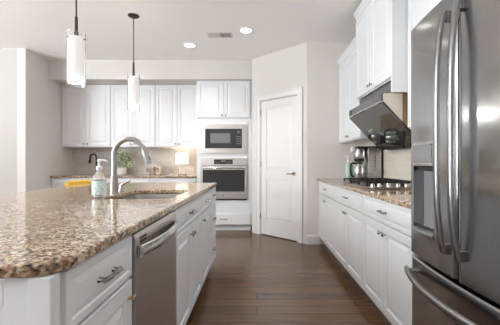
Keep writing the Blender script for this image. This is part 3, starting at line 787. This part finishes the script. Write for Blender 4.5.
# dispenser
b = BM()
prism(b, [(bulge(1.575) - .004, 1.576), (bulge(1.365) - .004, 1.364), (.80, 1.364), (.80, 1.576)], 'z', 1.108, 1.218); dp = obj('dispenser_panel', b, 'steel', dl, bevel=.003)
b = BM(); prism(b, [(bulge(1.56) - .006, 1.565), (bulge(1.375) - .006, 1.375), (bulge(1.375) - .0042, 1.375), (bulge(1.56) - .0042, 1.565)], 'z', 1.122, 1.205); obj('display', b, 'disp_glass', dp)
b = BM(); box(b, .808, .8148, 1.366, 1.574, .802, 1.107); obj('recess_liner', b, 'recess', dl)
b = BM(); box(b, .770, .806, 1.42, 1.52, 1.085, 1.107); obj('nozzle', b, 'black', dl, bevel=.004)
b = BM()
prism(b, [(bulge(1.57) - .006, 1.572), (bulge(1.47) - .012, 1.47), (bulge(1.37) - .006, 1.368), (.807, 1.368), (.807, 1.572)], 'z', .803, .818); tr = obj('drip_tray', b, 'steel', dl, bevel=.002)
for i in range(6):
    b = BM(); box(b, .765 , .805, 1.395 + i * .028, 1.407 + i * .028, .8182, .8195); obj('slot', b, 'black', tr)
# handles
def bow_handle(y, z0, z1, root):
    b = BM(); h = bulge(y); n = 20; loops = []
    for i in range(n + 1):
        s = i / n; z = z0 + (z1 - z0) * s; q = 1 - (2 * s - 1) ** 4
        x = h - .016 - .028 * q
        wv = .015; tk = .011
        cx, cy = x, y
        loops.append([(cx + tk * math.cos(a), cy + wv * math.sin(a), z) for a in [2 * PI * k / 14 for k in range(14)]])
    rings(b, loops); hd = obj('handle', b, 'steel_handle', root, smooth=True)
    for z in (z0 + .015, z1 - .015):
        b = BM(); box(b, h - .018, h + .0005, y - .014, y + .014, z - .02, z + .02); obj('handle_mount', b, 'steel_v', hd, bevel=.003)
bow_handle(YM + .052, .775, 1.705, dl)
bow_handle(YM - .040, .775, 1.705, drr)
b = BM(); n = 20; loops = []
for i in range(n + 1):
    s = i / n; y = FY0 + .03 + (FY1 - FY0 - .06) * s; x = bulge(y) - .028 - .045 * (1 - (2 * s - 1) ** 2)
    loops.append([(x + .012 * math.cos(a), y, .605 + .016 * math.sin(a)) for a in [2 * PI * k / 14 for k in range(14)]])
rings(b, loops); hf = obj('handle', b, 'steel_handle', fz, smooth=True)
for y in (FY0 + .06, FY1 - .06):
    b = BM(); tube(b, [(bulge(y) + .001, y, .605), (bulge(y) - .034, y, .605)], .012, 10); obj('handle_mount', b, 'steel_v', hf, smooth=True)

# ------------------------------------------------------------------ pendants
def pendant(x, y, label):
    t = thing('pendant_light', label, 'pendant light', (x, y, 1.715), 'pendant lights over the island')
    zb, zt = 1.715, 2.12
    b = BM(); lathe(b, [(.062, -.001), (.062, -.010), (.045, -.022), (.012, -.026)], (x, y, CEIL), 24); obj('canopy', b, 'dark_metal', t, smooth=True)
    b = BM(); tube(b, [(x, y, CEIL - .02), (x, y, zt + .05)], .006, 8); obj('stem', b, 'dark_metal', t, smooth=True)
    b = BM(); lathe(b, [(.007, .13), (.011, .12), (.012, .01), (.016, .005), (.016, -.02)], (x, y, zt), 16); obj('socket', b, 'dark_metal', t, smooth=True)
    b = BM(); lathe(b, [(.065, zb), (.065, zt), (.061, zt), (.061, zb)], (x, y, 0), 32, close0=False, close1=False)
    b.verts.ensure_lookup_table(); n = 32
    for i in range(n): b.faces.new((b.verts[i], b.verts[(i + 1) % n], b.verts[3 * n + (i + 1) % n], b.verts[3 * n + i]))
    gs = obj('glass_shade', b, 'glass', t, smooth=True)
    for a in range(3):
        b = BM(); ca, sa = math.cos(a * 2.094), math.sin(a * 2.094); tube(b, [(x + .05 * ca, y + .05 * sa, zt - .05), (x + .074 * ca, y + .074 * sa, zt - .05)], .006, 8); obj('shade_screw', b, 'pewter', gs, smooth=True)
    b = BM(); lathe(b, [(.056, zb + .055), (.056, zt - .04), (.053, zt - .04), (.053, zb + .055)], (x, y, 0), 28, close0=False, close1=False)
    obj('diffuser', b, 'frost', t, smooth=True)
    b = BM(); lathe(b, [(.012, -.04), (.016, -.06), (.030, -.10), (.032, -.125), (.02, -.15), (.004, -.158)], (x, y, zt), 16); obj('bulb', b, 'bulb', t, smooth=True)
    l = bpy.data.lights.new('pendant_bulb', 'POINT'); l.energy = 5; l.color = (1, .96, .90); l.shadow_soft_size = .04
    lo = bpy.data.objects.new('pendant_bulb', l); COL.objects.link(lo); lo.location = (x, y, zb - .02)
    return t
pendant(-1.39, 2.5, 'nearer lit glass cylinder pendant light hanging over the island')
pendant(-1.39, 3.66, 'farther lit glass cylinder pendant light with its dark ceiling canopy showing')
# downlights
labs = ['recessed ceiling downlight farther back, nearer the soffit', 'recessed ceiling downlight beside the air vent, toward the pantry']
for (x, y, _p), lab in zip(DOWNLIGHTS_AND_FILLS[:2], labs):
    t = thing('recessed_light', lab, 'ceiling light', (x, y, CEIL), 'recessed ceiling lights')
    b = BM(); lathe(b, [(.095, -.001), (.093, -.006), (.075, -.008), (.072, -.001)], (x, y, CEIL), 28); obj('trim_ring', b, 'trim', t, smooth=True)
    b = BM(); lathe(b, [(.071, -.0085), (.068, -.0105)], (x, y, CEIL), 28); obj('lens', b, 'can', t)
t = thing('ceiling_vent', 'small rectangular air vent in the ceiling by the downlight', 'vent', (-.48, 4.21, CEIL))
b = BM(); box(b, -.645, -.318, 4.125, 4.295, CEIL - .006, CEIL - .001); obj('frame', b, 'trim', t, bevel=.002)
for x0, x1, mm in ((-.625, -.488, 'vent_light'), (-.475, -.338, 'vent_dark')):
    b = BM(); box(b, x0, x1, 4.145, 4.275, CEIL - .008, CEIL - .0062); lv = obj('louver_panel', b, mm, t)
    for i in range(6):
        b = BM(); yy = 4.152 + i * .021
        box(b, x0 + .003, x1 - .003, yy, yy + .007, CEIL - .011, CEIL - .0082); obj('slat', b, mm, lv)

# ------------------------------------------------------------------ things on the back counter
PXx, PYy = -2.39, 5.74
t = thing('potted_plant', 'leafy green plant in a white pot on the back counter', 'plant', (PXx, PYy, CT1))
b = BM(); lathe(b, [(.075, .001), (.082, .01), (.092, .115), (.092, .125), (.085, .125), (.083, .105)], (PXx, PYy, CT1), 24); pt = obj('pot', b, 'ceramic', t, smooth=True, angle=50)
b = BM(); lathe(b, [(.0755, .004), (.079, .004), (.0835, .022), (.080, .022)], (PXx, PYy, CT1), 24, close0=False, close1=False); obj('base_band', b, 'pot_band', pt, smooth=True)
b = BM(); lathe(b, [(.0835, .100), (.02, .104)], (PXx, PYy, CT1), 20); obj('soil', b, 'soil', t)
b = BM(); rnd = random.Random(3); stems = BM()
cc = Vector((PXx, PYy, CT1 + .25))
for i in range(260):
    th = rnd.uniform(0, 2 * PI); ph = math.acos(rnd.uniform(-.75, 1)); rr = rnd.uniform(.45, 1) ** .6
    d = Vector((math.sin(ph) * math.cos(th), math.sin(ph) * math.sin(th), math.cos(ph)))
    p = cc + Vector((d.x * .165, d.y * .13, d.z * .15)) * rr
    up = (d + Vector((rnd.uniform(-.6, .6), rnd.uniform(-.6, .6), rnd.uniform(-.3, .7)))).normalized()
    sd = up.cross(Vector((rnd.uniform(-1, 1), rnd.uniform(-1, 1), rnd.uniform(-1, 1)))).normalized()
    L_ = rnd.uniform(.04, .07); W_ = L_ * .32; nm = up.cross(sd)
    vs = [b.verts.new(q) for q in (p, p + up * L_ * .45 + sd * W_ + nm * .004, p + up * L_, p + up * L_ * .45 - sd * W_ + nm * .004)]
    b.faces.new((vs[0], vs[1], vs[2])); b.faces.new((vs[0], vs[2], vs[3]))
    if i % 16 == 0: tube(stems, [(PXx + d.x * .03, PYy + d.y * .03, CT1 + .1), (PXx + d.x * .07, PYy + d.y * .07, CT1 + .19), p], .003, 5)
obj('foliage', b, 'leaf', t); obj('stems', stems, 'leaf', t)
# bar faucet
x, y = -2.815, 5.70
t = thing('bar_faucet', 'small dark gooseneck bar faucet on the back counter', 'faucet', (x, y, CT1))
b = BM(); lathe(b, [(.026, .001), (.026, .012), (.016, .02), (.014, .08)], (x, y, CT1), 16); obj('base', b, 'dark_metal', t, smooth=True)
pts = [(x, y, CT1 + .07), (x, y, CT1 + .18), (x, y, CT1 + .29)] + [(x - .055 + .055 * math.cos(a), y - .0, CT1 + .31 + .055 * math.sin(a)) for a in [PI * i / 10 for i in range(11)]] + [(x - .115, y, CT1 + .255)]
b = BM(); tube(b, pts, .0155, 10); obj('spout', b, 'dark_metal', t, smooth=True)
b = BM(); tube(b, [(x - .115, y, CT1 + .265), (x - .118, y, CT1 + .205)], [.022, .024], 10); obj('spray_head', b, 'dark_metal', t, smooth=True)
b = BM(); tube(b, [(x, y - .012, CT1 + .06), (x + .01, y - .06, CT1 + .08)], [.007, .005], 8); obj('lever', b, 'dark_metal', t, smooth=True)
# blush glasses
jl = ['leftmost blush glass tumbler with dark ring, nearest the faucet spout', 'rear blush glass tumbler standing between the other two', 'rightmost blush glass tumbler with dark ring, toward the lamp']
def tumbler(x, y, lab, h):
    t = thing('glass_tumbler', lab, 'glass', (x, y, CT1), 'blush glass tumblers on the back counter')
    b = BM(); lathe(b, [(.030, .001), (.040, .01), (.046, h * .6), (.040, h), (.037, h), (.042, h * .6), (.035, .016), (.004, .013)], (x, y, CT1), 20); obj('cup', b, 'pink_glass', t, smooth=True)
    b = BM(); pts = [(x + .004 + .020 * math.cos(a), y - .052, CT1 + h * .58 + .026 * math.sin(a)) for a in [2 * PI * i / 16 for i in range(17)]]; tube(b, pts, .006, 6); obj('ring_motif', b, 'black', t)
tumbler(-1.885, 5.66, jl[0], .15); tumbler(-1.80, 5.78, jl[1], .19); tumbler(-1.715, 5.66, jl[2], .16)
# lamp
x, y = -1.31, 5.70
t = thing('table_lamp', 'small lit table lamp with white shade on the back counter', 'lamp', (x, y, CT1))
b = BM(); box(b, x - .07, x + .07, y - .05, y + .05, CT1 + .001, CT1 + .014); obj('foot', b, 'pewter', t, bevel=.003)
b = BM(); box(b, x - .062, x + .062, y - .04, y + .04, CT1 + .0145, CT1 + .125); obj('glass_body', b, 'glass', t, bevel=.006)
b = BM(); tube(b, [(x, y, CT1 + .126), (x, y, CT1 + .24)], .008, 10); obj('neck', b, 'nickel', t, smooth=True)
b = BM()
o_ = rrect(x - .105, x + .105, y - .07, y + .07, .02, 4); i_ = rrect(x - .102, x + .102, y - .067, y + .067, .018, 4)
rings(b, [[(*p, CT1 + .19) for p in o_], [(*p, CT1 + .385) for p in o_], [(*p, CT1 + .385) for p in i_], [(*p, CT1 + .19) for p in i_], [(*p, CT1 + .19) for p in o_]], False, False)
obj('lamp_shade', b, 'shade', t, smooth=True)
b = BM(); lathe(b, [(.012, .24), (.025, .27), (.022, .30), (.004, .315)], (x, y, CT1), 14); obj('bulb', b, 'bulb', t, smooth=True)
l = bpy.data.lights.new('lamp_glow', 'POINT'); l.energy = 2.2; l.color = (1, .84, .64); l.shadow_soft_size = .03
lo = bpy.data.objects.new('lamp_glow', l); COL.objects.link(lo); lo.location = (x, y, CT1 + .34)

# ------------------------------------------------------------------ yellow stool
x, y = -1.83, 3.34
t = thing('counter_stool', 'mustard yellow counter stool with low back tucked behind the island', 'stool', (x, y, 0))
b = BM(); prism(b, rrect(x - .0, x + .40, y - .2, y + .2, .06, 5), 'z', .60, .66); obj('seat', b, 'yellow', t, bevel=.012)
b = BM(); loops = []
for i in range(11):
    s = i / 10 * 2 - 1; yy = y + .225 * s; xx = x - .05 + .05 * s * s; q = .045 if abs(s) < .95 else .03
    zc_ = .895; hh = q
    loops.append([(xx + .017 * math.cos(a), yy, zc_ + hh * math.sin(a)) for a in [2 * PI * k / 12 for k in range(12)]])
rings(b, loops); obj('backrest', b, 'yellow', t, smooth=True)
for s in (-1, 1):
    b = BM(); tube(b, [(x + .02, y + s * .17, .62), (x - .03, y + s * .17, .75), (x - .028, y + s * .17, .87)], .009, 8); obj('back_post', b, 'chrome', t, smooth=True)
    for dx in (.03, .37):
        b = BM(); tube(b, [(x + dx, y + s * .17, .599), (x + dx + (.03 if dx > .2 else -.03), y + s * .19, .001)], .011, 8); obj('leg', b, 'chrome', t, smooth=True)
b = BM()
for a, c in (((x + .005, -.18), (x + .005, .18)), ((x + .395, -.18), (x + .395, .18)), ((x + .005, -.18), (x + .395, -.18)), ((x + .005, .18), (x + .395, .18))):
    tube(b, [(a[0], y + a[1], .22), (c[0], y + c[1], .22)], .007, 8)
obj('footrest', b, 'chrome', t)
